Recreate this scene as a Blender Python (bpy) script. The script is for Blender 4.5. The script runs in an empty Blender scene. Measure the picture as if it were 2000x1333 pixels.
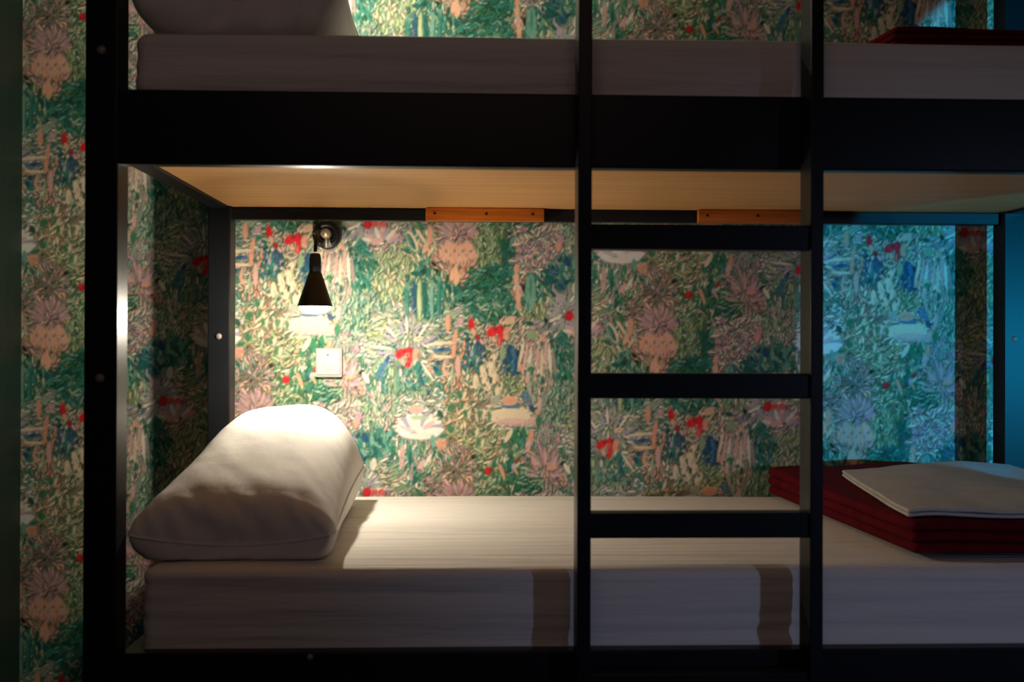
import bpy, bmesh, math, random
import numpy as np
from mathutils import Vector, Matrix, noise

# ------------------------------------------------------------------ camera
ZC = 0.95                      # eye height; every height below is given relative to it, then lifted
F_PX = 2080.0
yaw, pitch, roll = math.atan(71/F_PX), math.atan(8.5/F_PX), math.radians(0.19)
scene = bpy.context.scene
fw = Vector((math.sin(yaw)*math.cos(pitch), math.cos(yaw)*math.cos(pitch), math.sin(pitch)))
r0 = fw.cross(Vector((0, 0, 1))).normalized(); u0 = r0.cross(fw)
rt = r0*math.cos(roll) + u0*math.sin(roll); up = -r0*math.sin(roll) + u0*math.cos(roll)
cam_d = bpy.data.cameras.new('camera'); cam_d.sensor_width = 36; cam_d.lens = F_PX*36/2000
cam_d.clip_start = 0.05
cam = bpy.data.objects.new('camera', cam_d); scene.collection.objects.link(cam)
m = Matrix((rt, up, -fw)).transposed().to_4x4(); m.translation = Vector((0, -1.82, ZC))
cam.matrix_world = m
scene.camera = cam
cam_d.dof.use_dof = True; cam_d.dof.focus_distance = 2.45; cam_d.dof.aperture_fstop = 3.2

# ------------------------------------------------------------------ world, lights, exposure
world = bpy.data.worlds.new('night_room'); scene.world = world; world.use_nodes = True
world.node_tree.nodes['Background'].inputs[0].default_value = (0.45, 0.55, 0.7, 1)
world.node_tree.nodes['Background'].inputs[1].default_value = 0.03
scene.view_settings.view_transform = 'Standard'; scene.view_settings.look = 'None'
scene.view_settings.exposure = 0.0; scene.view_settings.gamma = 1.0
scene.view_settings.use_curve_mapping = False

def aim(o, target):
    o.rotation_euler = (Vector(target) - o.location).to_track_quat('-Z', 'Y').to_euler()
def area(name, loc, target, sx, sy, power, col):
    d = bpy.data.lights.new(name, 'AREA'); d.shape = 'RECTANGLE'; d.size = sx; d.size_y = sy
    d.energy = power; d.color = col
    o = bpy.data.objects.new(name, d); scene.collection.objects.link(o); o.location = loc; aim(o, target); return o
def spot(name, loc, target, ang, blend, power, col, rad):
    d = bpy.data.lights.new(name, 'SPOT'); d.spot_size = ang; d.spot_blend = blend; d.energy = power
    d.color = col; d.shadow_soft_size = rad
    o = bpy.data.objects.new(name, d); scene.collection.objects.link(o); o.location = loc; aim(o, target); return o

# added warm fill above the camera, lifts the bed front; no lamp known there
area('room_fill', (0.0, -2.0, 2.33), (0, 0.0, 0.8), 1.2, 0.9, 4.2, (1.0, 0.62, 0.54))
# cyan spot standing for an unseen source to the right, falling in past the foot of the bed
spot('cyan_side_spot', (2.85, -2.05, 0.93), (2.17, 0.96, 0.99), math.radians(42), 0.04, 350, (0.004, 0.50, 1.0), 0.012)
# added paler spot, its source unseen on the right, raking over the bed front
spot('pale_side_spot', (3.2, -4.3, 1.15), (0.92, 0.0, 0.60), math.radians(23), 0.9, 92, (0.46, 0.60, 1.0), 0.05)

# ------------------------------------------------------------------ helpers
def srgb(h):
    c = [int(h[i:i+2], 16)/255 for i in (0, 2, 4)]
    return tuple((v/12.92 if v <= 0.04045 else ((v+0.055)/1.055)**2.4) for v in c)

def link_mesh(name, bm, material, parent=None, smooth=False):
    me = bpy.data.meshes.new(name); bm.normal_update(); bm.to_mesh(me); bm.free()
    if smooth:
        for p in me.polygons: p.use_smooth = True
    me.materials.append(material)
    o = bpy.data.objects.new(name, me); scene.collection.objects.link(o)
    if parent: o.parent = parent
    return o

def tag(o, label=None, category=None, group=None, kind=None):
    if label: o['label'] = label
    if category: o['category'] = category
    if group: o['group'] = group
    if kind: o['kind'] = kind
    return o

def empty(name, loc=(0, 0, 0)):
    o = bpy.data.objects.new(name, None); o.location = loc; o.empty_display_size = 0.1
    scene.collection.objects.link(o); return o

def box_bm(bm, x0, x1, y0, y1, z0, z1, bevel=0.0):
    """a box; heights are relative to eye level"""
    r = bmesh.ops.create_cube(bm, size=1.0)
    vs = r['verts']
    bmesh.ops.scale(bm, vec=(x1-x0, y1-y0, z1-z0), verts=vs)
    bmesh.ops.translate(bm, vec=((x0+x1)/2, (y0+y1)/2, (z0+z1)/2+ZC), verts=vs)
    if bevel:
        es = list({e for v in vs for e in v.link_edges})
        bmesh.ops.bevel(bm, geom=es, offset=bevel, segments=2, affect='EDGES', profile=0.5)
    return bm

def box(name, dims, material, parent=None, bevel=0.002):
    bm = bmesh.new(); box_bm(bm, *dims, bevel=bevel); return link_mesh(name, bm, material, parent)

def lathe_bm(bm, prof, center, axis='Z', seg=40, cap0=True, cap1=True):
    rings = []
    for (r, h) in prof:
        ring = []
        for k in range(seg):
            a = 2*math.pi*k/seg
            if axis == 'Z': p = (r*math.cos(a), r*math.sin(a), h)
            else: p = (r*math.cos(a), h, r*math.sin(a))
            ring.append(bm.verts.new((p[0]+center[0], p[1]+center[1], p[2]+center[2]+ZC)))
        rings.append(ring)
    for a, b in zip(rings, rings[1:]):
        for k in range(seg): bm.faces.new((a[k], a[(k+1) % seg], b[(k+1) % seg], b[k]))
    if cap0: bm.faces.new(rings[0])
    if cap1: bm.faces.new(rings[-1])
    bmesh.ops.recalc_face_normals(bm, faces=bm.faces[:])
    return bm

def tube_bm(bm, pts, rad, seg=12):
    pts = [Vector(p) + Vector((0, 0, ZC)) for p in pts]; rings = []
    for i, p in enumerate(pts):
        t = (pts[min(i+1, len(pts)-1)] - pts[max(i-1, 0)]).normalized()
        a = t.cross(Vector((0, 1, 0.03))).normalized(); b = t.cross(a)
        rings.append([bm.verts.new(p + (a*math.cos(2*math.pi*k/seg) + b*math.sin(2*math.pi*k/seg))*rad) for k in range(seg)])
    for a, b in zip(rings, rings[1:]):
        for k in range(seg): bm.faces.new((a[k], a[(k+1) % seg], b[(k+1) % seg], b[k]))
    bm.faces.new(rings[0]); bm.faces.new(rings[-1])
    bmesh.ops.recalc_face_normals(bm, faces=bm.faces[:])
    return bm

def soft_box_bm(bm, x0, x1, y0, y1, z0, z1, r, n, disp=None, warp=None):
    """box with rounded corners built from grids, then pushed about by disp(p) along the normal"""
    nx, ny, nz = n
    def axis_t(k): return [i/k for i in range(k+1)]
    cache = {}
    lo = Vector((x0, y0, z0)); hi = Vector((x1, y1, z1))
    def vert(p):
        key = (round(p.x, 5), round(p.y, 5), round(p.z, 5))
        if key in cache: return cache[key]
        rr = Vector((r, r, r)) if not isinstance(r, tuple) else Vector(r)
        q = Vector([min(max(p[i], lo[i]+rr[i]), hi[i]-rr[i]) for i in range(3)])
        d = Vector([(p[i]-q[i])/rr[i] for i in range(3)])
        if d.length > 1e-6:
            dn = d.normalized(); s = Vector([q[i] + dn[i]*rr[i] for i in range(3)])
        else: dn = Vector((0, 0, 1)); s = p.copy()
        if disp: s = s + dn*disp(s, dn)
        if warp: s = warp(s)
        s.z += ZC
        cache[key] = bm.verts.new(s); return cache[key]
    def mapt(t, a, b, rad):   # more samples near the corners
        L = b-a; k = min(rad/L*1.0, 0.45)
        if t < 0.2: return a + L*k*(t/0.2)
        if t > 0.8: return b - L*k*((1-t)/0.2)
        return a + L*(k + (1-2*k)*(t-0.2)/0.6)
    rr = (r, r, r) if not isinstance(r, tuple) else r
    X = [mapt(t, x0, x1, rr[0]) for t in axis_t(nx)]; Y = [mapt(t, y0, y1, rr[1]) for t in axis_t(ny)]
    Z = [mapt(t, z0, z1, rr[2]) for t in axis_t(nz)]
    def grid(A, B, f):
        for i in range(len(A)-1):
            for j in range(len(B)-1):
                q = [vert(Vector(f(A[i], B[j]))), vert(Vector(f(A[i+1], B[j]))), vert(Vector(f(A[i+1], B[j+1]))), vert(Vector(f(A[i], B[j+1])))]
                if len(set(q)) == 4:
                    try: bm.faces.new(q)
                    except ValueError: pass
    for z in (z0, z1): grid(X, Y, lambda a, b, z=z: (a, b, z))
    for y in (y0, y1): grid(X, Z, lambda a, b, y=y: (a, y, b))
    for x in (x0, x1): grid(Y, Z, lambda a, b, x=x: (x, a, b))
    bmesh.ops.recalc_face_normals(bm, faces=bm.faces[:])
    return bm

# ------------------------------------------------------------------ materials
def mat(name, col, rough=0.6, metal=0.0, spec=0.5, bump=None, var=None, emit=None):
    """var=(scale vec, strength): noise-driven colour variation; bump=(scale vec, strength, distance)"""
    mt = bpy.data.materials.new(name); mt.use_nodes = True
    nt = mt.node_tree; b = nt.nodes['Principled BSDF']
    b.inputs['Roughness'].default_value = rough; b.inputs['Metallic'].default_value = metal
    b.inputs['Specular IOR Level'].default_value = spec
    tc = nt.nodes.new('ShaderNodeTexCoord')
    def nz(scale, detail=4):
        mp = nt.nodes.new('ShaderNodeMapping'); mp.inputs['Scale'].default_value = scale
        nt.links.new(tc.outputs['Object'], mp.inputs['Vector'])
        n = nt.nodes.new('ShaderNodeTexNoise'); n.inputs['Scale'].default_value = 1.0; n.inputs['Detail'].default_value = detail
        nt.links.new(mp.outputs[0], n.inputs['Vector']); return n
    if var:
        n = nz(var[0]); rp = nt.nodes.new('ShaderNodeValToRGB')
        lo = [c*(1-var[1]) for c in col]; hi = [min(1, c*(1+var[1])) for c in col]
        rp.color_ramp.elements[0].position = 0.3; rp.color_ramp.elements[0].color = (*lo, 1)
        rp.color_ramp.elements[1].position = 0.7; rp.color_ramp.elements[1].color = (*hi, 1)
        nt.links.new(n.outputs['Fac'], rp.inputs[0]); nt.links.new(rp.outputs[0], b.inputs['Base Color'])
    else: b.inputs['Base Color'].default_value = (*col, 1)
    if bump:
        n2 = nz(bump[0]); bp = nt.nodes.new('ShaderNodeBump')
        bp.inputs['Strength'].default_value = bump[1]; bp.inputs['Distance'].default_value = bump[2]
        nt.links.new(n2.outputs['Fac'], bp.inputs['Height']); nt.links.new(bp.outputs[0], b.inputs['Normal'])
    if emit:
        b.inputs['Emission Color'].default_value = (*emit[0], 1); b.inputs['Emission Strength'].default_value = emit[1]
    return mt

M_FRAME = mat('black_painted_steel', (0.013, 0.0145, 0.017), rough=0.34, spec=0.13, bump=((60, 60, 60), 0.15, 0.0006), var=((8, 8, 8), 0.12))
M_BOLT = mat('dull_zinc_bolt', (0.30, 0.25, 0.22), rough=0.4, metal=0.1, var=((200, 200, 200), 0.3))
M_SHEET = mat('white_cotton_sheet', (0.78, 0.74, 0.68), rough=0.9, spec=0.15, bump=((2.2, 32, 32), 0.9, 0.010), var=((3, 30, 30), 0.03))
M_PILLOW = mat('pillowcase_cotton', (0.80, 0.77, 0.72), rough=0.9, spec=0.15, bump=((13, 9, 7), 0.4, 0.012), var=((10, 10, 10), 0.03))
M_PLY = mat('bare_plywood', srgb('d6a068'), rough=0.55, spec=0.3, bump=((3, 60, 60), 0.1, 0.001), var=((2.2, 60, 60), 0.10))
M_CLEAT = mat('orange_stained_pine', srgb('c06a1c'), rough=0.5, spec=0.4, var=((6, 90, 90), 0.25))
M_BLANKET = mat('dark_red_fleece', srgb('5e0e18'), rough=0.95, spec=0.1, bump=((120, 120, 120), 0.5, 0.002), var=((25, 25, 25), 0.2))
M_TOWEL = mat('white_cotton_cloth', (0.60, 0.56, 0.53), rough=0.9, spec=0.15, bump=((40, 40, 40), 0.4, 0.003), var=((20, 20, 20), 0.05))
M_GREEN = mat('dark_green_paint', srgb('12281f'), rough=0.5, var=((3, 60, 3), 0.15), bump=((2, 60, 2), 0.15, 0.002))
M_LAMP = mat('satin_black_lamp', (0.008, 0.007, 0.0075), rough=0.4, spec=0.5, var=((40, 40, 40), 0.15))
M_NECK = mat('grey_socket', (0.05, 0.05, 0.055), rough=0.4, metal=0.4, var=((60, 60, 60), 0.15))
M_BRASS = mat('brass_knob', (0.62, 0.48, 0.30), rough=0.4, metal=0.5, var=((60, 60, 60), 0.1))
M_INNER = mat('white_shade_lining', (0.8, 0.8, 0.78), rough=0.5, var=((30, 30, 30), 0.02))
M_PLASTIC = mat('white_plastic', (0.50, 0.48, 0.43), rough=0.4, var=((20, 20, 20), 0.02))
M_DOT = mat('grey_plastic', (0.25, 0.24, 0.22), rough=0.4, var=((20, 20, 20), 0.02))
M_FLOOR = mat('dark_vinyl_floor', srgb('2a2624'), rough=0.6, var=((4, 30, 4), 0.2))
M_CEIL = mat('dim_plaster_ceiling', srgb('6a6864'), rough=0.9, var=((6, 6, 6), 0.05))

def bulb_mat():
    mt = bpy.data.materials.new('frosted_bulb'); mt.use_nodes = True; nt = mt.node_tree
    b = nt.nodes['Principled BSDF']; b.inputs['Base Color'].default_value = (0.9, 0.88, 0.84, 1)
    tc = nt.nodes.new('ShaderNodeTexCoord'); n = nt.nodes.new('ShaderNodeTexNoise'); n.inputs['Scale'].default_value = 30
    rp = nt.nodes.new('ShaderNodeValToRGB'); rp.color_ramp.elements[0].color = (1, 0.86, 0.66, 1); rp.color_ramp.elements[1].color = (1, 0.9, 0.74, 1)
    nt.links.new(tc.outputs['Object'], n.inputs['Vector']); nt.links.new(n.outputs['Fac'], rp.inputs[0])
    nt.links.new(rp.outputs[0], b.inputs['Emission Color']); b.inputs['Emission Strength'].default_value = 14.0
    return mt
M_BULB = bulb_mat()

# ------------------------------------------------------------------ wallpaper
TW, TH, DROP, PX = 390, 519, 176, 0.525/390          # one roll is 53 cm wide and drops a third each time
X0, Y0 = 730, 435
rng = np.random.default_rng(7); random.seed(7)
SG = lambda h: np.array(srgb(h))
PAL = dict(cream='e6d2ae', pale='e8e0c8', pink='d8a8a0', rose='c890a0', salmon='de9878', peach='dfa888', sage='a4bc98', sage2='86a078', olive='8a9060',
           lime='b0c088', teal='2f7a68', mint='6aa08a', dteal='14544c', green='2c7048', dgreen='184832', navy='1c4468', blue='3c6c8c', lilac='a89cac', mauve='a08c88',
           brown='847660', red='d81c24', dred='a01420', black='0c1810', white='eee8dc', grey='9aa494')
PAL = {k: SG(v) for k, v in PAL.items()}
tile = np.zeros((TH, TW, 3)); tile[:] = PAL['sage2']

def wrap(xi, yi):
    xr = xi - X0; yr = yi - Y0
    c = np.floor_divide(xr, TW)
    return xr - c*TW, np.mod(yr - c*DROP, TH)

def dab(x, y, ln, wd, ang, col, al=1.0, bend=0.0, soft=0.9):
    """one brush mark: long axis ln, width wd, ang degrees clockwise from upright"""
    R = int(ln/2 + wd + 3 + abs(bend))
    gx, gy = np.meshgrid(np.arange(int(x)-R, int(x)+R+1), np.arange(int(y)-R, int(y)+R+1))
    a = math.radians(ang); dx = gx-x; dy = gy-y
    v = -dy*math.cos(a) + dx*math.sin(a); u = dx*math.cos(a) + dy*math.sin(a)
    u = u - bend*((v/(ln/2))**2 - 0.5)
    d = np.sqrt((u/(wd/2))**2 + (v/(ln/2))**2)
    m_ = np.clip((1-d)*(wd/2)/soft + 0.5, 0, 1)*al
    ix, iy = wrap(gx, gy)
    tile[iy, ix] = tile[iy, ix]*(1-m_[..., None]) + np.asarray(col)*m_[..., None]

def blob(x, y, rx, ry, col, al=1.0, soft=6.0):
    dab(x, y, 2*ry, 2*rx, 0, col, al, 0, soft)

# regions: centre, radius, ground colours, mark colours, angle ('r' radial from the centre, number = direction, None = free)
REG = [
 (752, 462, 34, 'mauve sage2', 'pink cream pale rose', 40), (760, 530, 50, 'olive sage2', 'lime sage lime cream', 8), (802, 476, 20, 'dteal sage2', 'teal mint cream', -35),
 (842, 478, 18, 'sage olive', 'salmon peach sage cream', 5), (893, 458, 34, 'mauve brown', 'pink rose mauve salmon', 'r'), (893, 505, 34, 'brown salmon', 'peach salmon pink peach', 'd'),
 (946, 482, 30, 'olive green', 'lime sage olive sage2', 5), (832, 560, 40, 'dteal green', 'mint teal sage teal lime', 2), (832, 605, 32, 'dteal teal', 'lime mint sage teal', 0),
 (962, 560, 38, 'dgreen dteal', 'teal green mint teal', 60), (962, 600, 30, 'dgreen green', 'mint teal sage green', -30), (985, 480, 15, 'dgreen dteal', 'teal mint green', 0),
 (1008, 560, 20, 'brown mauve', 'salmon peach cream', 5), (1052, 482, 38, 'mauve grey', 'cream pink pale rose', None), (1036, 570, 20, 'teal green', 'mint mint teal sage', 0),
 (1092, 535, 36, 'dteal navy', 'teal mint blue sage lilac', -30), (1102, 612, 46, 'grey lilac', 'lilac pale grey pink', 'r'), (1060, 600, 24, 'olive sage2', 'lime cream sage', 10),
 (805, 645, 60, 'grey sage2', 'lilac pale grey sage cream', 'r'), (740, 640, 34, 'olive brown', 'cream lime cream sage', 70), (738, 690, 36, 'grey lilac', 'pale cream lilac sage', 90),
 (765, 745, 36, 'sage2 mint', 'sage pale blue mint', 15), (820, 745, 34, 'teal sage2', 'blue mint sage cream', -20), (862, 700, 34, 'grey brown', 'cream peach pale blue', 85),
 (890, 700, 26, 'green brown', 'salmon peach pink sage', 0), (968, 655, 34, 'brown green', 'pink cream sage', 30), (925, 700, 30, 'dteal navy', 'blue teal sage lilac', 15),
 (960, 720, 38, 'brown olive', 'cream peach cream lime', 10), (1005, 705, 26, 'navy dteal', 'blue teal navy mint', 15), (1048, 695, 38, 'mauve grey', 'cream pink cream pale', 12),
 (1102, 700, 40, 'dteal green', 'teal mint sage green', -20), (1000, 755, 30, 'olive brown', 'lime cream lime olive', 20), (1050, 755, 34, 'grey sage2', 'sage cream pink sage', 5),
 (1100, 790, 44, 'dgreen grey', 'sage grey mint sage', 5), (925, 760, 34, 'brown olive', 'cream cream peach sage', 25), (1000, 812, 44, 'grey brown', 'cream pale cream peach', 90),
 (822, 822, 50, 'grey sage', 'white pale white pink', 85), (745, 800, 36, 'sage mint', 'sage pale pink sage', 10), (742, 865, 36, 'teal dteal', 'mint teal mint pale', 10),
 (800, 890, 36, 'mint green', 'sage pink mint pale', 5), (850, 890, 30, 'green mint', 'pink sage mint cream', 20), (905, 820, 40, 'olive brown', 'cream cream lime peach', None),
 (955, 855, 40, 'brown olive', 'cream lime peach lime', 60), (1010, 852, 32, 'green dteal', 'cream mint sage green', 20), (1062, 850, 36, 'grey mauve', 'pink grey sage rose', 10),
 (895, 915, 40, 'brown mauve', 'peach pink mauve brown', 'r'), (960, 915, 34, 'olive green', 'lime sage cream green', 40), (1066, 905, 42, 'mauve brown', 'pink mauve rose peach', 'r'),
 (760, 925, 34, 'sage2 brown', 'pale pink cream sage', 80), (1110, 900, 28, 'dgreen grey', 'mint sage pale green', 15), (1040, 930, 30, 'dgreen green', 'mint sage green', 60),
]
RX = np.array([r[0] for r in REG], float); RY = np.array([r[1] for r in REG], float); RR = np.array([r[2] for r in REG], float)
SH = [(i*TW, i*DROP + j*TH) for i in (-1, 0, 1) for j in (-2, -1, 0, 1, 2)]
def region(x, y):
    best, bi, off = 1e9, 0, (0, 0)
    for sx, sy in SH:
        d = np.hypot(RX+sx-x, RY+sy-y)/RR; k = int(d.argmin())
        if d[k] < best: best, bi, off = d[k], k, (RX[k]+sx, RY[k]+sy)
    return REG[bi], off
def paint():
    # ground tone
    for k in range(1500):
        x = X0 + rng.random()*TW; y = Y0 + rng.random()*TH
        rg, c = region(x + rng.normal()*6, y + rng.normal()*6)
        dab(x, y, rng.uniform(18, 34), rng.uniform(10, 18), rng.uniform(-40, 40), PAL[random.choice(rg[3].split())]*rng.uniform(0.5, 0.95), 0.9, 0, 3)
    # marks: each with a darker edge, light body and sometimes a lighter vein
    for k in range(4300):
        x = X0 + rng.random()*TW; y = Y0 + rng.random()*TH
        rg, c = region(x + rng.normal()*5, y + rng.normal()*5)
        if rg[5] == 'r': a = math.degrees(math.atan2(x-c[0], -(y-c[1]))) + rng.normal()*12
        elif rg[5] == 'd': a = math.degrees(math.atan2(x-c[0], -(y-c[1]-50))) + rng.normal()*10
        elif rg[5] is None: a = rng.uniform(-90, 90)
        else: a = rg[5]*random.choice((1, 1, 1, -1)) + rng.normal()*20
        ln = rng.uniform(8, 20); wd = rng.uniform(2.6, 4.4)*(0.8 + ln/50)
        g = PAL[rg[3].split()[0]]
        col = PAL[random.choice(rg[4].split())]*rng.uniform(0.85, 1.3)
        bd = rng.normal()*2.2
        dab(x+0.6, y+0.8, ln+3.6, wd+3.4, a, (g*rng.uniform(0.25, 0.7) if rng.random() < 0.4 else PAL[random.choice(('dteal', 'dgreen', 'dteal', 'teal'))]*rng.uniform(0.45, 1.0)), 0.85, bd, 1.1)
        dab(x, y, ln, wd, a, col, 0.95, bd, 1.2)
        if rng.random() < 0.25: dab(x, y, ln*0.6, 1.6, a, g*0.5, 0.7, bd, 0.8)
    # small dark seeds and gaps
    for k in range(520):
        x = X0 + rng.random()*TW; y = Y0 + rng.random()*TH
        dab(x, y, rng.uniform(5, 10), rng.uniform(3, 5), rng.uniform(-60, 60), PAL[random.choice(('dgreen', 'dteal', 'black'))], 0.8, 0, 1.2)
    P = PAL
    def D(x, y, ln, wd, a, c, al=0.95, b=0): dab(x, y, ln, wd, a, P[c], al, b, 1.2)
    # hanging teal strands under their dark cap
    for i, xx in enumerate((797, 811, 821, 831, 845, 858)):
        D(xx, 586, 76, 10, 0, ('teal', 'navy', 'lime', 'dteal', 'mint', 'teal')[i], 0.85); D(xx+3, 590, 66, 2.5, 0, 'dteal')
    D(821, 598, 60, 6, 0, 'lime'); D(812, 600, 44, 4.5, 0, 'navy'); D(832, 600, 44, 4.5, 0, 'dteal')
    D(814, 537, 22, 8, 90, 'dteal'); D(797, 546, 14, 9, 0, 'dteal'); D(848, 518, 12, 8, -40, 'black'); D(854, 530, 10, 7, -40, 'black'); D(845, 535, 12, 5, 10, 'grey'); D(874, 548, 22, 8, 15, 'dgreen')
    D(890, 568, 20, 9, -20, 'dteal'); D(900, 576, 16, 8, 60, 'teal'); D(906, 566, 12, 6, 0, 'dgreen')
    # dark trunk, salmon trunk, cactus
    D(985, 486, 90, 12, 3, 'dgreen', 0.7); D(989, 505, 60, 7, -6, 'dteal'); D(985, 540, 20, 14, 60, 'dteal')
    for i, yy in enumerate((528, 545, 563, 580, 598)): D(1007+i*1.5, yy, 22, 9, 12-8*i % 20, ('salmon', 'peach', 'pink', 'peach', 'salmon')[i])
    D(999, 534, 12, 14, 90, 'teal'); D(1022, 564, 20, 7, 0, 'black'); D(1036, 572, 72, 20, 0, 'mint', 0.9); D(1036, 560, 40, 5, 0, 'teal'); D(1031, 600, 20, 5, 0, 'teal')
    # bunch above the cactus with rose side
    D(1094, 472, 26, 10, 8, 'rose'); D(1090, 484, 16, 9, 0, 'salmon'); D(1068, 486, 16, 8, 5, 'rose', 0.7); D(1044, 504, 10, 8, 0, 'green'); D(1107, 512, 20, 14, -30, 'navy'); D(1072, 548, 22, 14, 20, 'dteal'); D(1096, 560, 18, 9, -50, 'navy'); D(1081, 576, 16, 8, -30, 'dgreen')
    for dx, dy, a in ((0, 0, -45), (8, 10, -50), (-8, -8, -42)): D(1092+dx, 578+dy, 18, 6, a, 'lilac')
    # grey daisy with a red heart
    for k in range(18):
        a = k*20+6; D(1108+26*math.sin(math.radians(a)), 612-26*math.cos(math.radians(a)), 26, 5.5, a, random.choice(('lilac', 'pale', 'grey')), 0.9)
    D(1111, 617, 20, 16, 10, 'dred'); D(1108, 616, 12, 8, 60, 'red', 0.7)
    # spiky lilac crown over the red bloom
    for k in range(15):
        a = -95 + k*13; r = 44 + (k % 3)*6; D(800+r*math.sin(math.radians(a)), 686-r*math.cos(math.radians(a)), 34, 5, a, ('lilac', 'pale', 'grey')[k % 3], 0.9)
        D(800+(r+8)*math.sin(math.radians(a+6)), 686-(r+8)*math.cos(math.radians(a+6)), 22, 3, a, ('navy', 'mauve', 'olive')[k % 3], 0.7)
    def bloom(x, y, s=1.0):
        D(x+22*s, y+4, 26*s, 15*s, 5, 'salmon'); D(x+28*s, y+6, 14, 7, 0, 'brown', 0.8)
        D(x-6, y+1, 20*s, 18*s, 30, 'red'); D(x-12, y+4, 14*s, 11*s, 0, 'red'); D(x+8, y-2, 20*s, 16*s, 0, 'red'); D(x+10, y+10, 24*s, 11*s, 0, 'red'); D(x+8, y+22, 14*s, 10*s, 0, 'red')
        D(x, y-4, 10, 7, 20, 'dred', 0.8); D(x+13, y-8, 12, 6, -20, 'dred', 0.8); D(x-2, y+16, 12, 10, 0, 'peach'); D(x+1, y+12, 8, 5, 0, 'brown', 0.8)
    bloom(792, 690); bloom(968, 647)
    D(820, 662, 18, 9, 80, 'cream'); D(820, 662, 9, 4, 80, 'salmon'); D(816, 706, 10, 7, 60, 'cream')
    D(995, 626, 24, 14, 60, 'peach'); D(994, 625, 10, 5, 60, 'sage')
    D(866, 671, 42, 7, 84, 'cream'); D(865, 684, 40, 9, 88, 'blue'); D(866, 683, 18, 7, 88, 'navy'); D(866, 697, 40, 6, 92, 'cream')
    D(855, 723, 28, 13, -28, 'teal'); D(852, 720, 16, 8, -28, 'navy'); D(872, 722, 40, 6, -10, 'peach', 0.9, 8); D(884, 730, 30, 4, 5, 'sage')
    D(822, 728, 52, 12, -14, 'teal', 0.9, 5); D(826, 735, 44, 7, -12, 'navy', 0.7, 6); D(836, 725, 40, 5, -35, 'pale'); D(842, 722, 26, 4, -35, 'salmon')
    D(758, 705, 24, 10, 22, 'blue'); D(747, 725, 34, 14, 18, 'blue', 0.7); D(760, 702, 14, 5, 25, 'navy')
    # salmon stem, buds
    D(876, 632, 34, 10, 0, 'salmon'); D(889, 672, 56, 9, 6, 'salmon', 0.95, 2); D(896, 716, 44, 9, 0, 'pink'); D(899, 752, 20, 7, 6, 'dred', 0.6); D(900, 630, 20, 8, 30, 'rose'); D(901, 645, 12, 9, 60, 'green')
    D(922, 636, 26, 12, -12, 'dred'); D(922, 632, 22, 9, -12, 'red'); D(925, 648, 14, 9, -20, 'salmon'); D(934, 659, 12, 9, -30, 'dred'); D(928, 668, 8, 5, 0, 'cream')
    D(932, 680, 26, 14, 10, 'navy', 0.85); D(926, 694, 30, 7, 5, 'teal'); D(922, 690, 14, 6, 0, 'lilac')
    D(1000, 690, 36, 18, -14, 'navy'); D(1005, 716, 34, 11, -5, 'navy'); D(1003, 690, 24, 8, -14, 'blue'); D(1003, 715, 20, 5, 0, 'blue'); D(1012, 690, 16, 7, -6, 'black', 0.8); D(982, 690, 26, 12, 5, 'sage2')
    # cream tulips with dark dots
    for x, y, a in ((945, 728, -20), (962, 705, 20), (968, 735, 12), (950, 752, -30), (975, 760, 20), (930, 745, 0), (960, 722, 0)): D(x, y, 30, 11, a, 'cream'); D(x+2, y+4, 12, 2, a, 'brown', 0.7)
    for x, y in ((951, 690), (960, 703), (973, 727), (960, 740), (947, 752), (976, 752)): D(x, y, 8, 6, 0, 'dgreen', 0.85)
    # pale bell with long petals
    for k, x in enumerate(range(1018, 1086, 8)): D(x, 694+(k % 3)*7, 56, 6.5, 12-k*2.2, ('cream', 'pink', 'pale', 'mauve', 'pink')[k % 5], 0.92)
    D(1040, 655, 22, 16, 80, 'sage2'); D(1061, 662, 10, 9, 0, 'salmon'); D(1037, 722, 14, 15, 0, 'green'); D(1035, 712, 8, 14, 0, 'sage'); D(1060, 742, 16, 7, 0, 'dteal'); D(1066, 626, 12, 8, -30, 'black')
    D(1035, 632, 10, 14, 0, 'dgreen'); D(1030, 740, 18, 9, 0, 'pink'); D(1018, 718, 14, 8, 0, 'salmon')
    for x, y, a in ((1102, 655, -40), (1108, 672, -60), (1092, 660, 60), (1100, 720, -30), (1112, 735, -20), (1090, 735, 30)): D(x, y, 24, 10, a, 'teal'); D(x+2, y, 14, 3, a, 'dgreen')
    # peach dome over a blue dish on a cream pad
    D(995, 812, 84, 30, 90, 'cream'); D(1010, 824, 80, 16, 92, 'pink', 0.7); D(1000, 802, 70, 10, 88, 'cream'); D(999, 793, 38, 8, 90, 'blue'); D(996, 782, 30, 19, 88, 'peach'); D(997, 782, 22, 12, 90, 'salmon'); D(970, 780, 20, 12, 10, 'grey'); D(1028, 776, 28, 18, -25, 'blue', 0.8); D(1039, 796, 18, 11, -20, 'navy'); D(1054, 790, 24, 9, 0, 'pink')
    D(1041, 820, 16, 11, 0, 'pink'); D(1053, 822, 22, 12, 5, 'green'); D(1040, 836, 22, 6, 95, 'teal'); D(1024, 843, 18, 10, -20, 'green'); D(1007, 852, 34, 14, -18, 'green'); D(984, 866, 20, 9, -14, 'green'); D(980, 844, 16, 9, 20, 'olive'); D(1020, 862, 18, 7, 10, 'teal')
    D(994, 850, 30, 9, 30, 'cream'); D(1038, 850, 28, 10, 0, 'salmon', 0.8); D(1032, 870, 24, 10, 10, 'pink')
    # white water lily
    for k in range(13):
        a = -96 + k*16; D(822+30*math.sin(math.radians(a)), 838-17*math.cos(math.radians(a)), 34, 12, a*0.9, ('white', 'pale', 'white', 'lilac')[k % 4])
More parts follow.
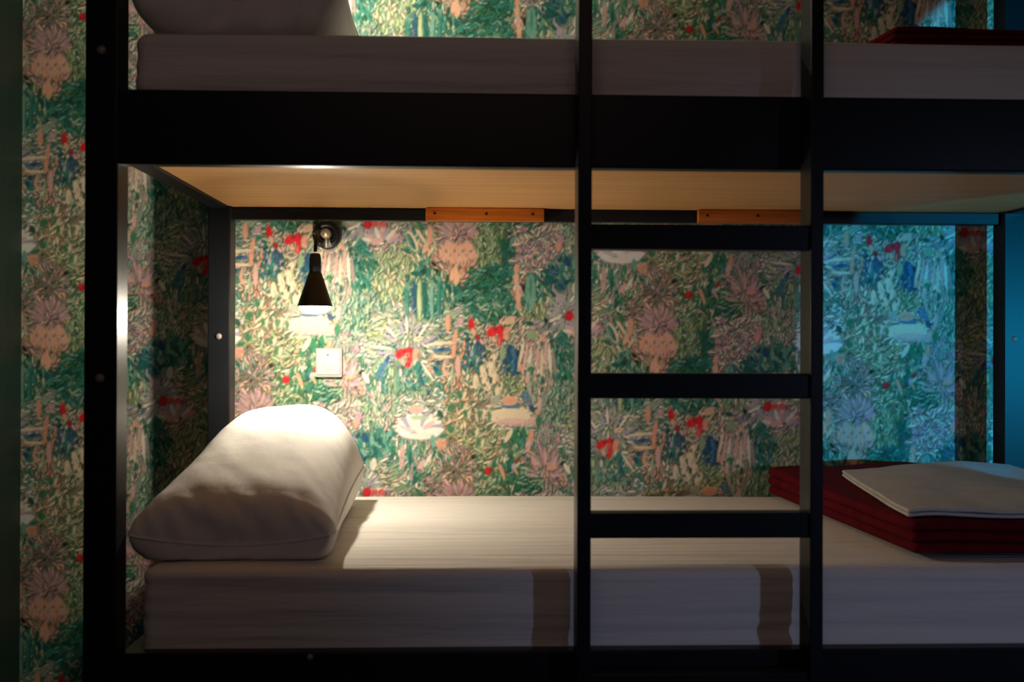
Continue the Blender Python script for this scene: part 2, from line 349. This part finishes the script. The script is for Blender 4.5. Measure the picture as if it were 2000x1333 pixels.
    D(822, 845, 80, 24, 90, 'white', 0.9); D(800, 838, 40, 8, 115, 'lilac', 0.6); D(840, 830, 26, 10, 60, 'pink', 0.8); D(825, 850, 50, 6, 92, 'pale'); D(820, 815, 34, 9, 92, 'sage', 0.9); D(815, 800, 28, 16, 90, 'pink'); D(815, 797, 14, 9, 90, 'peach')
    D(862, 808, 18, 10, -30, 'dgreen'); D(884, 795, 18, 14, 20, 'green', 0.9); D(882, 838, 16, 12, 0, 'green'); D(868, 850, 18, 8, 80, 'green')
    # teal tuft and strands
    for k in range(16): D(742+rng.normal()*13, 866+rng.normal()*14, 18, 8, rng.uniform(-60, 60), ('teal', 'mint', 'dteal', 'mint')[k % 4])
    D(738, 884, 22, 9, 20, 'dteal', 0.8); D(733, 905, 24, 12, 10, 'pale', 0.8)
    D(771, 872, 30, 9, 0, 'green', 0.7); D(804, 888, 44, 10, 0, 'teal'); D(804, 895, 24, 5, 0, 'dteal'); D(828, 872, 28, 11, 10, 'green', 0.8); D(848, 860, 24, 10, -5, 'mint'); D(788, 890, 50, 10, 4, 'pink', 0.8); D(826, 905, 22, 8, 35, 'pink'); D(864, 866, 22, 20, 10, 'salmon', 0.8); D(838, 898, 30, 6, 30, 'pale')
    D(823, 928, 14, 9, 25, 'green'); D(814, 936, 16, 10, 35, 'dteal')
    # leaf dots in the cream
    for x, y in ((938, 808), (957, 812), (903, 792), (936, 862), (925, 842), (910, 806), (900, 770)): D(x, y, 15, 8, rng.uniform(-15, 15), 'green', 0.9); D(x+8, y+2, 18, 6, 12, 'cream', 0.8)
    D(946, 790, 20, 6, 40, 'brown'); D(927, 890, 14, 8, 50, 'black'); D(934, 884, 12, 3, 50, 'brown')
    D(955, 918, 17, 15, 0, 'dred'); D(953, 917, 10, 9, 0, 'red', 0.8); D(981, 918, 28, 7, -20, 'salmon'); D(1010, 898, 12, 8, 50, 'dred', 0.8)
    D(998, 904, 32, 15, 18, 'dteal'); D(1001, 900, 20, 6, 30, 'green'); D(1004, 910, 13, 8, 10, 'lilac'); D(994, 920, 16, 7, 60, 'dgreen'); D(1012, 922, 24, 8, -40, 'green'); D(1008, 918, 18, 4, -30, 'salmon')
    # two fans
    for k in range(17):
        a = -88 + k*11; D(1066+26*math.sin(math.radians(a)), 928-38*math.cos(math.radians(a)), 30, 6, a*0.8+rng.normal()*14, ('pink', 'mauve', 'brown', 'rose')[k % 4], 0.7)
    D(1100, 903, 14, 8, 60, 'black'); D(1108, 914, 24, 8, -30, 'pale'); D(1078, 912, 22, 9, 85, 'salmon', 0.9); D(1074, 905, 12, 8, 70, 'rose')
    for k in range(19):
        a = -100 + k*11; x = 897+26*math.sin(math.radians(a)); y = 455-22*math.cos(math.radians(a)); D(x, y, 26, 6.5, a*0.8+rng.normal()*14, ('pink', 'mauve', 'rose', 'brown')[k % 4], 0.7)
    for k in range(13):
        a = -66 + k*11; x = 895+30*math.sin(math.radians(a)); D(x, 500-abs(a)*0.18, 40, 8, a*-0.42, ('peach', 'salmon', 'pink', 'peach')[k % 4], 0.92)
    for k in range(7): D(872+k*8, 492+(k % 2)*8, 8, 5, 10*k, ('brown', 'mauve')[k % 2], 0.8)
    for k in range(8): D(893+rng.normal()*5, 535+rng.normal()*7, 22, 7, rng.normal()*12, 'peach', 0.9)
    # teal leaf in a cream outline, and the red on the first lily
    D(806, 474, 44, 17, -25, 'cream'); D(804, 474, 36, 11, -25, 'teal'); D(808, 478, 30, 4, -25, 'dteal'); D(822, 462, 36, 6, -35, 'cream'); D(840, 462, 40, 9, 2, 'salmon'); D(832, 486, 22, 10, 20, 'peach'); D(818, 445, 14, 22, 0, 'green', 0.7)
    for x in (723, 735, 749): D(x, 441, 18, 12, 20, 'red', 0.75)
    for k in range(9):
        a = -80+k*20; D(748+26*math.sin(math.radians(a)), 470-16*math.cos(math.radians(a))+4, 26, 8, a, ('pale', 'pink', 'lilac')[k % 3], 0.85)
    D(738, 474, 26, 12, 80, 'pink')
paint()
for k in range(450):
    x = X0 + rng.random()*TW; y = Y0 + rng.random()*TH
    rg, c = region(x, y)
    nm = random.choice(rg[4].split()) if rng.random() < 0.55 else rg[3].split()[0]
    a = (rg[5] if isinstance(rg[5], (int, float)) else rng.uniform(-90, 90)) + rng.normal()*30
    dab(x, y, rng.uniform(6, 14), rng.uniform(1.4, 2.6), a, PAL[nm]*rng.uniform(0.55, 1.1), 0.6, rng.normal()*2.5, 0.9)
# light blur, as of a slightly soft print
k3 = lambda t: (t + np.roll(t, 1, 0) + np.roll(t, -1, 0) + np.roll(t, 1, 1) + np.roll(t, -1, 1))/5
tile = np.clip(k3(tile), 0, 1); tile = np.clip(tile**0.89*1.12, 0, 0.92)
lum = tile.mean(2, keepdims=True); tile = lum + (tile-lum)*1.0

def wallpaper_mesh(name, xa, xb, za, zb, ypos, step):
    nx = int((xb-xa)/step)+1; nz = int((zb-za)/step)+1
    xs = np.linspace(xa, xb, nx); zs = np.linspace(za, zb, nz)
    gx, gz = np.meshgrid(xs, zs)
    co = np.stack([gx, np.full_like(gx, ypos), gz+ZC], -1).reshape(-1, 3).astype(np.float32)
    idx = np.arange(nx*nz).reshape(nz, nx)
    q = np.stack([idx[:-1, :-1], idx[:-1, 1:], idx[1:, 1:], idx[1:, :-1]], -1).reshape(-1, 4).astype(np.int32)
    me = bpy.data.meshes.new(name); me.vertices.add(len(co)); me.vertices.foreach_set('co', co.ravel())
    me.loops.add(q.size); me.loops.foreach_set('vertex_index', q.ravel())
    me.polygons.add(len(q)); me.polygons.foreach_set('loop_start', np.arange(0, q.size, 4, dtype=np.int32))
    me.update(calc_edges=True)
    px = 975 + (gx-0.061)/PX; py = 650 - (gz-0.033)/PX
    fx = np.floor(px).astype(int); fy = np.floor(py).astype(int); wx = (px-fx)[..., None]; wy = (py-fy)[..., None]
    def s(a, b):
        ix, iy = wrap(a, b); return tile[iy, ix]
    c = s(fx, fy)*(1-wx)*(1-wy) + s(fx+1, fy)*wx*(1-wy) + s(fx, fy+1)*(1-wx)*wy + s(fx+1, fy+1)*wx*wy
    rgba = np.ones((nx*nz, 4), np.float32); rgba[:, :3] = c.reshape(-1, 3)
    at = me.color_attributes.new('print', 'FLOAT_COLOR', 'POINT'); at.data.foreach_set('color', rgba.ravel())
    mt = bpy.data.materials.new('botanical_wallpaper'); mt.use_nodes = True; nt = mt.node_tree; b = nt.nodes['Principled BSDF']
    b.inputs['Roughness'].default_value = 0.75; b.inputs['Specular IOR Level'].default_value = 0.25
    a = nt.nodes.new('ShaderNodeAttribute'); a.attribute_name = 'print'
    tc = nt.nodes.new('ShaderNodeTexCoord'); n = nt.nodes.new('ShaderNodeTexNoise'); n.inputs['Scale'].default_value = 160; n.inputs['Detail'].default_value = 3
    mx = nt.nodes.new('ShaderNodeMix'); mx.data_type = 'RGBA'; mx.blend_type = 'SOFT_LIGHT'; mx.inputs[0].default_value = 0.35
    nt.links.new(tc.outputs['Object'], n.inputs['Vector'])
    nt.links.new(a.outputs['Color'], mx.inputs[6]); nt.links.new(n.outputs['Fac'], mx.inputs[7]); nt.links.new(mx.outputs[2], b.inputs['Base Color'])
    bp = nt.nodes.new('ShaderNodeBump'); bp.inputs['Strength'].default_value = 0.03; bp.inputs['Distance'].default_value = 0.0005
    nt.links.new(n.outputs['Fac'], bp.inputs['Height']); nt.links.new(bp.outputs[0], b.inputs['Normal'])
    me.materials.append(mt)
    o = bpy.data.objects.new(name, me); scene.collection.objects.link(o); return o

# ------------------------------------------------------------------ the room
WALL_Y = 0.96
tag(wallpaper_mesh('wall_back', -1.168, 2.5, -ZC, 1.40, WALL_Y, 0.0028), kind='structure')
tag(box('wall_left', (-1.30, -1.168, -1.2, WALL_Y+0.1, -ZC, 1.40), M_GREEN, bevel=0), kind='structure')
tag(box('floor', (-1.30, 2.5, -3.2, WALL_Y+0.1, -ZC-0.05, -ZC), M_FLOOR, bevel=0), kind='structure')
tag(box('ceiling', (-1.30, 2.5, -3.2, WALL_Y+0.1, 1.40, 1.45), M_CEIL, bevel=0), kind='structure')

# ------------------------------------------------------------------ the bunk bed
bed = empty('bunk_bed', (0.36, 0.45, 0))
tag(bed, 'black steel bunk bed with plywood decks and ladder against floral wallpaper', 'bunk bed')
bed_in = Vector((-0.36, -0.45, 0))
def part(o):
    o.location = bed_in; return o      # parts are modelled in room coordinates
XL, XR = -0.661, 1.391
for (xa, xb) in ((XL, XL+0.055), (XR-0.055, XR)):
    for (ya, yb) in ((0.0, 0.058), (0.83, 0.89)):
        p = part(box('post', (xa, xb, ya, yb, -ZC, 1.15), M_FRAME, bed, 0.003))
        # bolts on the front face of each post
        zs = (0.497, -0.058) if ya == 0 else (0.02, 0.70)
        for z in zs:
            bm = bmesh.new(); lathe_bm(bm, [(0.0001, -0.004), (0.006, -0.0035), (0.008, 0.0), (0.008, 0.002)], ((xa+xb)/2, ya, z), 'Y', 16)
            link_mesh('bolt', bm, M_BOLT, p, True)
FR = [(0.305, 0.432), (-0.655, -0.523)]          # front boards of upper and lower bunk
for (za, zb) in FR:
    part(box('front_rail', (XL+0.053, XR-0.053, 0.001, 0.031, za, zb), M_FRAME, bed, 0.003))
for dz in (0.0, -0.945):
    part(box('rear_rail', (XL+0.053, XR-0.053, 0.846, 0.876, 0.311+dz, 0.341+dz), M_FRAME, bed, 0.002))
    for xa, xb in ((-0.655, -0.614), (XR-0.047, XR-0.006)):
        part(box('end_rail', (xa, xb, 0.056, 0.832, 0.3375+dz, 0.372+dz), M_FRAME, bed, 0.002))
    part(box('deck', (-0.613, XR-0.048, 0.034, 0.905, 0.3425+dz, 0.356+dz), M_PLY, bed, 0.001))['label'] = 'bare plywood deck'
for xa, xb in ((-0.125, 0.170), (0.556, 0.850)):
    c = part(box('wooden_cleat', (xa, xb, 0.826, 0.8455, 0.309, 0.3415), M_CLEAT, bed, 0.002))
    c['label'] = 'orange wooden cleat'
    for x in (xa+0.022, xa+0.150, xb-0.030):
        bm = bmesh.new(); lathe_bm(bm, [(0.0001, -0.0015), (0.0035, -0.001), (0.0035, 0.001)], (x, 0.826, 0.327), 'Y', 12)
        link_mesh('screw', bm, M_LAMP, c, True)
bm = bmesh.new(); lathe_bm(bm, [(0.0001, -0.003), (0.005, -0.0025), (0.006, 0.001)], (-0.279, 0.001, -0.531), 'Y', 14)
b_ = part(link_mesh('bolt', bm, M_BOLT, bed, True))
lad = part(box('ladder_stile', (0.169, 0.192, -0.060, 0.0, -ZC+0.02, 1.10), M_FRAME, bed, 0.002)); lad.name = 'ladder'
lad['label'] = 'black ladder with flat rungs on the bed front'
box('stile', (0.559, 0.581, -0.060, 0.0, -ZC+0.02, 1.10), M_FRAME, lad, 0.002)
for zt in (0.203, -0.046, -0.279, -0.548, -0.80):
    box('rung', (0.191, 0.560, -0.054, -0.020, zt-0.042, zt), M_FRAME, lad, 0.002)
for zt in (0.62, 0.87):
    box('rung', (0.191, 0.560, -0.054, -0.020, zt+0.05, zt+0.092), M_FRAME, lad, 0.002)

# ------------------------------------------------------------------ mattresses
def fbm(p, s): return noise.noise(Vector((p[0]*s[0], p[1]*s[1], p[2]*s[2])))
def mattress(dz, seed, label, x0=-0.575):
    def disp(s, n):
        e = min(1.0, (s.x+0.575)/0.12, (1.31-s.x)/0.12); e = max(e, 0.25)
        a = fbm((s.x+seed, s.y+seed*3, s.z), (0.9, 9, 24))*0.0095*e
        a += fbm((s.x+seed*2, s.y, s.z+seed), (2.0, 22, 55))*0.0042
        if n.z > 0.5: a *= 0.75
        if n.y < -0.5: a -= 0.004*math.exp(-((s.z-dz+0.555)/0.012)**2)   # pulled-in band above the hem
        if n.y < -0.3: a = min(a, 0.002)
        if n.z < -0.5: a = 0
        return a
    bm = bmesh.new()
    soft_box_bm(bm, x0, 1.312, 0.037, 0.935, -0.588+dz, -0.389+dz if dz == 0 else -0.589+dz+0.185, 0.022, (150, 60, 34), disp)
    o = link_mesh('mattress', bm, M_SHEET, None, True)
    tag(o, label, 'mattress', 'sheet-covered mattresses of the bunk bed')
    return o
mattress(0.0, 1.3, 'lower bunk mattress in a white sheet, lit by the wall lamp')
mattress(0.946, 4.1, 'upper bunk mattress in a shaded white sheet, above the black board', -0.592)

# ------------------------------------------------------------------ pillows
def pillow(base, xa, xb, ya, yb, hf, hb, seam, seed, label, xb_back=None, under=1.8):
    """flat-bottomed cushion lying along the bed end, taller at the wall side"""
    bm = bmesh.new(); N, Mv = 72, 56
    def pt(i, j, side):
        u = -1 + 2*i/N; v = -1 + 2*j/Mv
        uu = math.sin(u*math.pi/2); vv = math.sin(v*math.pi/2)
        y = (ya+yb)/2 + (yb-ya)/2*uu*(1-0.055*(1-abs(vv)**2)*1.0*(1 if abs(uu) > 0.5 else abs(uu)*2))
        f = (uu+1)/2
        x0 = xa + 0.02*f; x1 = xb + ((xb_back or xb)-xb)*f
        pin = 1-0.05*(1-uu*uu)
        x = (x0+x1)/2 + (x1-x0)/2*vv*pin
        env = (max(0, 1-abs(uu)**(18 if uu < 0 else 4))**0.5)*(max(0, 1-abs(vv)**3.6)**0.55)
        H = hf + (hb-hf)*min(1, max(0, (f-0.05)/0.75))**0.9
        sm = seam[0] + (seam[1]-seam[0])*f + 0.020*vv*vv*(1-f) - 0.010*(1-f)
        if uu < -0.6:      # creases and bulge of the near end
            k = (-uu-0.6)/0.4*math.sin(math.pi*min(1, max(0, 0.15+0.85*env)))
            y += side*0 - 0.010*k*(1-vv*vv) + 0.013*k*noise.noise(Vector(((x+env*0.07)*36+seed, env*1.5, seed)))
            x -= 0.10*(x-(x0+x1)/2)*max(0, (-uu-0.9)/0.1)**2*0.6
        if side > 0:
            w = noise.noise(Vector((x*9+seed, y*5, 0)))*0.008 + noise.noise(Vector((x*26+seed+y*14, y*9, 3)))*0.0045*(1-f)
            z = sm + (H-sm)*env + w*env
        else:
            z = sm*(1-min(1, env*under)**0.7) + 0.003
            z = max(z, 0.003)
        return Vector((x, y, base+z+ZC))
    top = [[None]*(Mv+1) for _ in range(N+1)]; bot = [[None]*(Mv+1) for _ in range(N+1)]
    for i in range(N+1):
        for j in range(Mv+1):
            top[i][j] = bm.verts.new(pt(i, j, 1))
            edge = i in (0, N) or j in (0, Mv)
            bot[i][j] = top[i][j] if edge else bm.verts.new(pt(i, j, -1))
    for i in range(N):
        for j in range(Mv):
            bm.faces.new((top[i][j], top[i+1][j], top[i+1][j+1], top[i][j+1]))
            q = (bot[i][j], bot[i][j+1], bot[i+1][j+1], bot[i+1][j])
            if len(set(q)) == 4 and set(q) != {top[i][j], top[i+1][j], top[i+1][j+1], top[i][j+1]}: bm.faces.new(q)
    bmesh.ops.recalc_face_normals(bm, faces=bm.faces[:])
    o = link_mesh('pillow', bm, M_PILLOW, None, True)
    # sewn edge running round the case
    bs = bmesh.new(); ring = [pt(0, j, 1) for j in range(Mv+1)] + [pt(i, Mv, 1) for i in range(1, N+1)] + [pt(N, j, 1) for j in range(Mv-1, -1, -1)] + [pt(i, 0, 1) for i in range(N-1, 0, -1)]
    tube_bm(bs, [(p.x, p.y, p.z-ZC) for p in ring + [ring[0]]], 0.0028, 8)
    link_mesh('seam', bs, M_PILLOW, o, True)
    tag(o, label, 'pillow', 'pillows at the head of the bunks')
    return o
pillow(-0.387, -0.618, -0.246, 0.075, 0.815, 0.128, 0.258, (0.040, 0.09), 2.0, 'plump white pillow under the lit wall lamp on the lower bunk', xb_back=-0.272)
pillow(0.545, -0.618, -0.235, 0.070, 0.80, 0.17, 0.20, (0.080, 0.07), 9.0, 'shaded white pillow on the upper bunk, cut by the top of the photo', under=1.05)

# ------------------------------------------------------------------ wall lamps
GLOW, BEAM, LAMP_COL = 9.8, 2.8, (1.0, 0.90, 0.73)
def wall_lamp(dz, label):
    lamp = empty('wall_lamp', (-0.384, WALL_Y, ZC+0.283+dz)); tag(lamp, label, 'lamp', 'black cone wall lamps')
    off = Vector((0.384, -WALL_Y, -(ZC+0.283+dz)))
    def put(nm, bm, m_, parent=lamp, smooth=True):
        o = link_mesh(nm, bm, m_, parent, smooth)
        if parent is lamp: o.location = off
        return o
    mc = (-0.384, WALL_Y-0.001, 0.283+dz)
    bm = bmesh.new(); lathe_bm(bm, [(0.0355, 0.0), (0.0355, -0.012), (0.032, -0.016), (0.0001, -0.017)], mc, 'Y', 40)
    put('mount', bm, M_LAMP)
    bm = bmesh.new()     # open collar on the mount
    pts = [(mc[0]+0.027*math.cos(a), mc[1]-0.026, mc[2]+0.027*math.sin(a)) for a in [math.radians(-62+k*304/30) for k in range(31)]]
    tube_bm(bm, pts, 0.0095, 14); put('collar', bm, M_LAMP)
    bm = bmesh.new(); lathe_bm(bm, [(0.0001, -0.040), (0.010, -0.038), (0.014, -0.030), (0.014, -0.012)], (mc[0]-0.002, mc[1], mc[2]+0.004), 'Y', 28); put('knob', bm, M_BRASS)
    bm = bmesh.new(); tube_bm(bm, [(mc[0], mc[1]-0.030, mc[2]), (mc[0], mc[1]-0.032, mc[2]-0.016), (mc[0], mc[1]-0.030, mc[2]-0.034)], 0.0035, 10); put('stem', bm, M_BRASS)
    sx, sy = -0.366, 0.62; q = 0.907   # shade hangs forward of the wall
    bm = bmesh.new(); tube_bm(bm, [(mc[0]-0.012, mc[1]-0.024, mc[2]+0.02), (mc[0]-0.020, mc[1]-0.045, mc[2]+0.012), (mc[0]-0.010, 0.78, mc[2]-0.010), (sx, 0.66, mc[2]-0.025), (sx, sy+0.012, mc[2]-0.040), (sx, sy, mc[2]-0.070)], 0.0042, 12)
    put('arm', bm, M_LAMP)
    zt = 0.2045+dz
    def pr(lst): return [(r*q, zt+h*q) for r, h in lst]
    bm = bmesh.new(); lathe_bm(bm, pr([(0.010, 0.004), (0.0135, 0.0), (0.0150, -0.012), (0.0150, -0.046)]), (sx, sy, 0), 'Z', 36); put('socket', bm, M_NECK)
    bm = bmesh.new()
    lathe_bm(bm, pr([(0.0135, -0.043), (0.0160, -0.045), (0.0430, -0.126), (0.0435, -0.129), (0.0415, -0.129), (0.0145, -0.047), (0.0135, -0.043)]), (sx, sy, 0), 'Z', 48, False, False)
    sh = put('lamp_shade', bm, M_LAMP)
    bm = bmesh.new(); lathe_bm(bm, pr([(0.0138, -0.050), (0.0408, -0.128)]), (sx, sy, 0), 'Z', 48, False, False)
    put('lining', bm, M_INNER, sh)
    bm = bmesh.new(); lathe_bm(bm, pr([(0.013, -0.055), (0.028, -0.092), (0.0395, -0.118), (0.0400, -0.130), (0.0365, -0.139), (0.024, -0.1465), (0.0001, -0.149)]), (sx, sy, 0), 'Z', 40)
    bl = put('bulb', bm, M_BULB); bl['label'] = 'glowing frosted bulb'
    d = bpy.data.lights.new('bulb_glow', 'POINT'); d.energy = GLOW; d.color = LAMP_COL; d.shadow_soft_size = 0.012
    L1 = bpy.data.objects.new('bulb_glow', d); scene.collection.objects.link(L1); L1.location = (sx, sy, zt-0.153*q-0.007+ZC)
    L2 = spot('lamp_beam', (sx, sy, zt-0.153*q-0.022+ZC), (sx+0.05, sy+0.16, ZC-0.35+dz), math.radians(140), 1.0, BEAM, LAMP_COL, 0.02)
    for L in (L1, L2):
        L.parent = lamp; L.matrix_parent_inverse = Matrix.Translation(-Vector(lamp.location))
    return lamp
wall_lamp(0.0, 'small black cone wall lamp glowing above the lower pillow')
wall_lamp(0.94, 'black cone wall lamp over the upper pillow, above the photo')

# ------------------------------------------------------------------ socket box
sb = empty('socket_box', (-0.379, WALL_Y, ZC-0.046)); tag(sb, 'small square white socket box on the wallpaper below the lamp', 'socket')
so = Vector((0.379, -WALL_Y, -(ZC-0.046)))
for nm, d, m_, bv in (('housing', (-0.413, -0.345, WALL_Y-0.016, WALL_Y-0.0005, -0.084, -0.009), M_PLASTIC, 0.003), ('cover', (-0.409, -0.349, WALL_Y-0.020, WALL_Y-0.0155, -0.078, -0.013), M_PLASTIC, 0.002)):
    o = box(nm, d, m_, sb, bv); o.location = so
bm = bmesh.new(); lathe_bm(bm, [(0.0001, -0.003), (0.0025, -0.0025), (0.003, 0.0)], (-0.381, WALL_Y-0.0195, -0.026), 'Y', 14); o = link_mesh('indicator', bm, M_DOT, sb, True); o.location = so
bm = bmesh.new()
lathe_bm(bm, [(0.0001, -0.001), (0.013, -0.001), (0.016, 0.0)], (-0.379, WALL_Y-0.0195, -0.052), 'Y', 28); o = link_mesh('socket_face', bm, M_PLASTIC, sb, True); o.location = so

# ------------------------------------------------------------------ blankets and folded cloth
def blanket(base, corners, th, layers, seed, label, lift=0.0):
    """folded blanket: stacked soft layers on a four-cornered footprint (fl, fr, br, bl)"""
    fl, fr, br, bl = [Vector((*c, 0)) for c in corners]
    bm = bmesh.new()
    for L in range(layers):
        r_ = random.Random(seed*10+L); o = [r_.uniform(0, 0.012) for _ in range(4)]
        z0 = base + L*th/layers; z1 = z0 + th/layers*1.02
        def warp(s, o=o, L=L):
            a, b, z = s.x, s.y, s.z
            a2 = o[0]*0.8 + a*(1-o[0]*0.8-o[1]); b2 = o[2]*0.7 + b*(1-o[2]*0.7-o[3])
            p = fl*(1-a2)*(1-b2) + fr*a2*(1-b2) + br*a2*b2 + bl*(1-a2)*b2
            k = (L+(z-z0)/(th/layers))/layers
            z += k*lift*b2*(0.3+0.7*min(1, a2*1.8)) + k*0.010*noise.noise(Vector((a2*3+seed, b2*3, L*0.1)))
            return Vector((p.x, p.y, z))
        soft_box_bm(bm, 0, 1, 0, 1, z0, z1, (0.018, 0.018, th/layers*0.49), (44, 40, 8), None, warp)
    o = link_mesh('folded_blanket', bm, M_BLANKET, None, True)
    return tag(o, label, 'blanket', 'folded red blankets at the foot of the bunks')
blanket(-0.380, [(0.80, 0.10), (1.30, 0.085), (1.315, 0.90), (0.752, 0.915)], 0.060, 3, 3, 'folded dark red blanket under the white cloth on the lower bunk', lift=0.022)
blanket(0.551, [(0.76, 0.10), (1.29, 0.09), (1.30, 0.80), (0.72, 0.80)], 0.036, 3, 5, 'dark red blanket on the upper bunk, only its edge above the mattress')

def cloth(label):
    bm = bmesh.new(); fl, fr, br, bl = Vector((0.800, 0.125, 0)), Vector((1.29, 0.14, 0)), Vector((1.295, 0.72, 0)), Vector((0.872, 0.69, 0))
    for L in range(2):
        z0 = -0.380 + 0.0625 + L*0.0075; z1 = z0+0.0072
        def warp(s, L=L):
            a, b, z = s.x, s.y, s.z
            p = fl*(1-a)*(1-b) + fr*a*(1-b) + br*a*b + bl*(1-a)*b
            a2 = (p.x-0.79)/0.51; b2 = (p.y-0.10)/0.80       # follow the top of the blanket below
            z += 0.022*b2*(0.3+0.7*min(1, a2*1.8)) + 0.010*noise.noise(Vector((a2*3+3, b2*3, 0.2)))
            z += 0.012*math.exp(-((a-0.75)/0.22)**2 - ((b-1)/0.25)**2) + 0.004*abs(noise.noise(Vector((a*5, b*4, L*0.2))))*(1 if L else 0.3)
            return Vector((p.x, p.y, z))
        soft_box_bm(bm, 0, 1, 0, 1, z0, z1, (0.012, 0.012, 0.0035), (50, 50, 6), None, warp)
    return tag(link_mesh('folded_cloth', bm, M_TOWEL, None, True), label, 'cloth')
cloth('white folded cotton cloth lying on the dark red blanket, lower bunk')
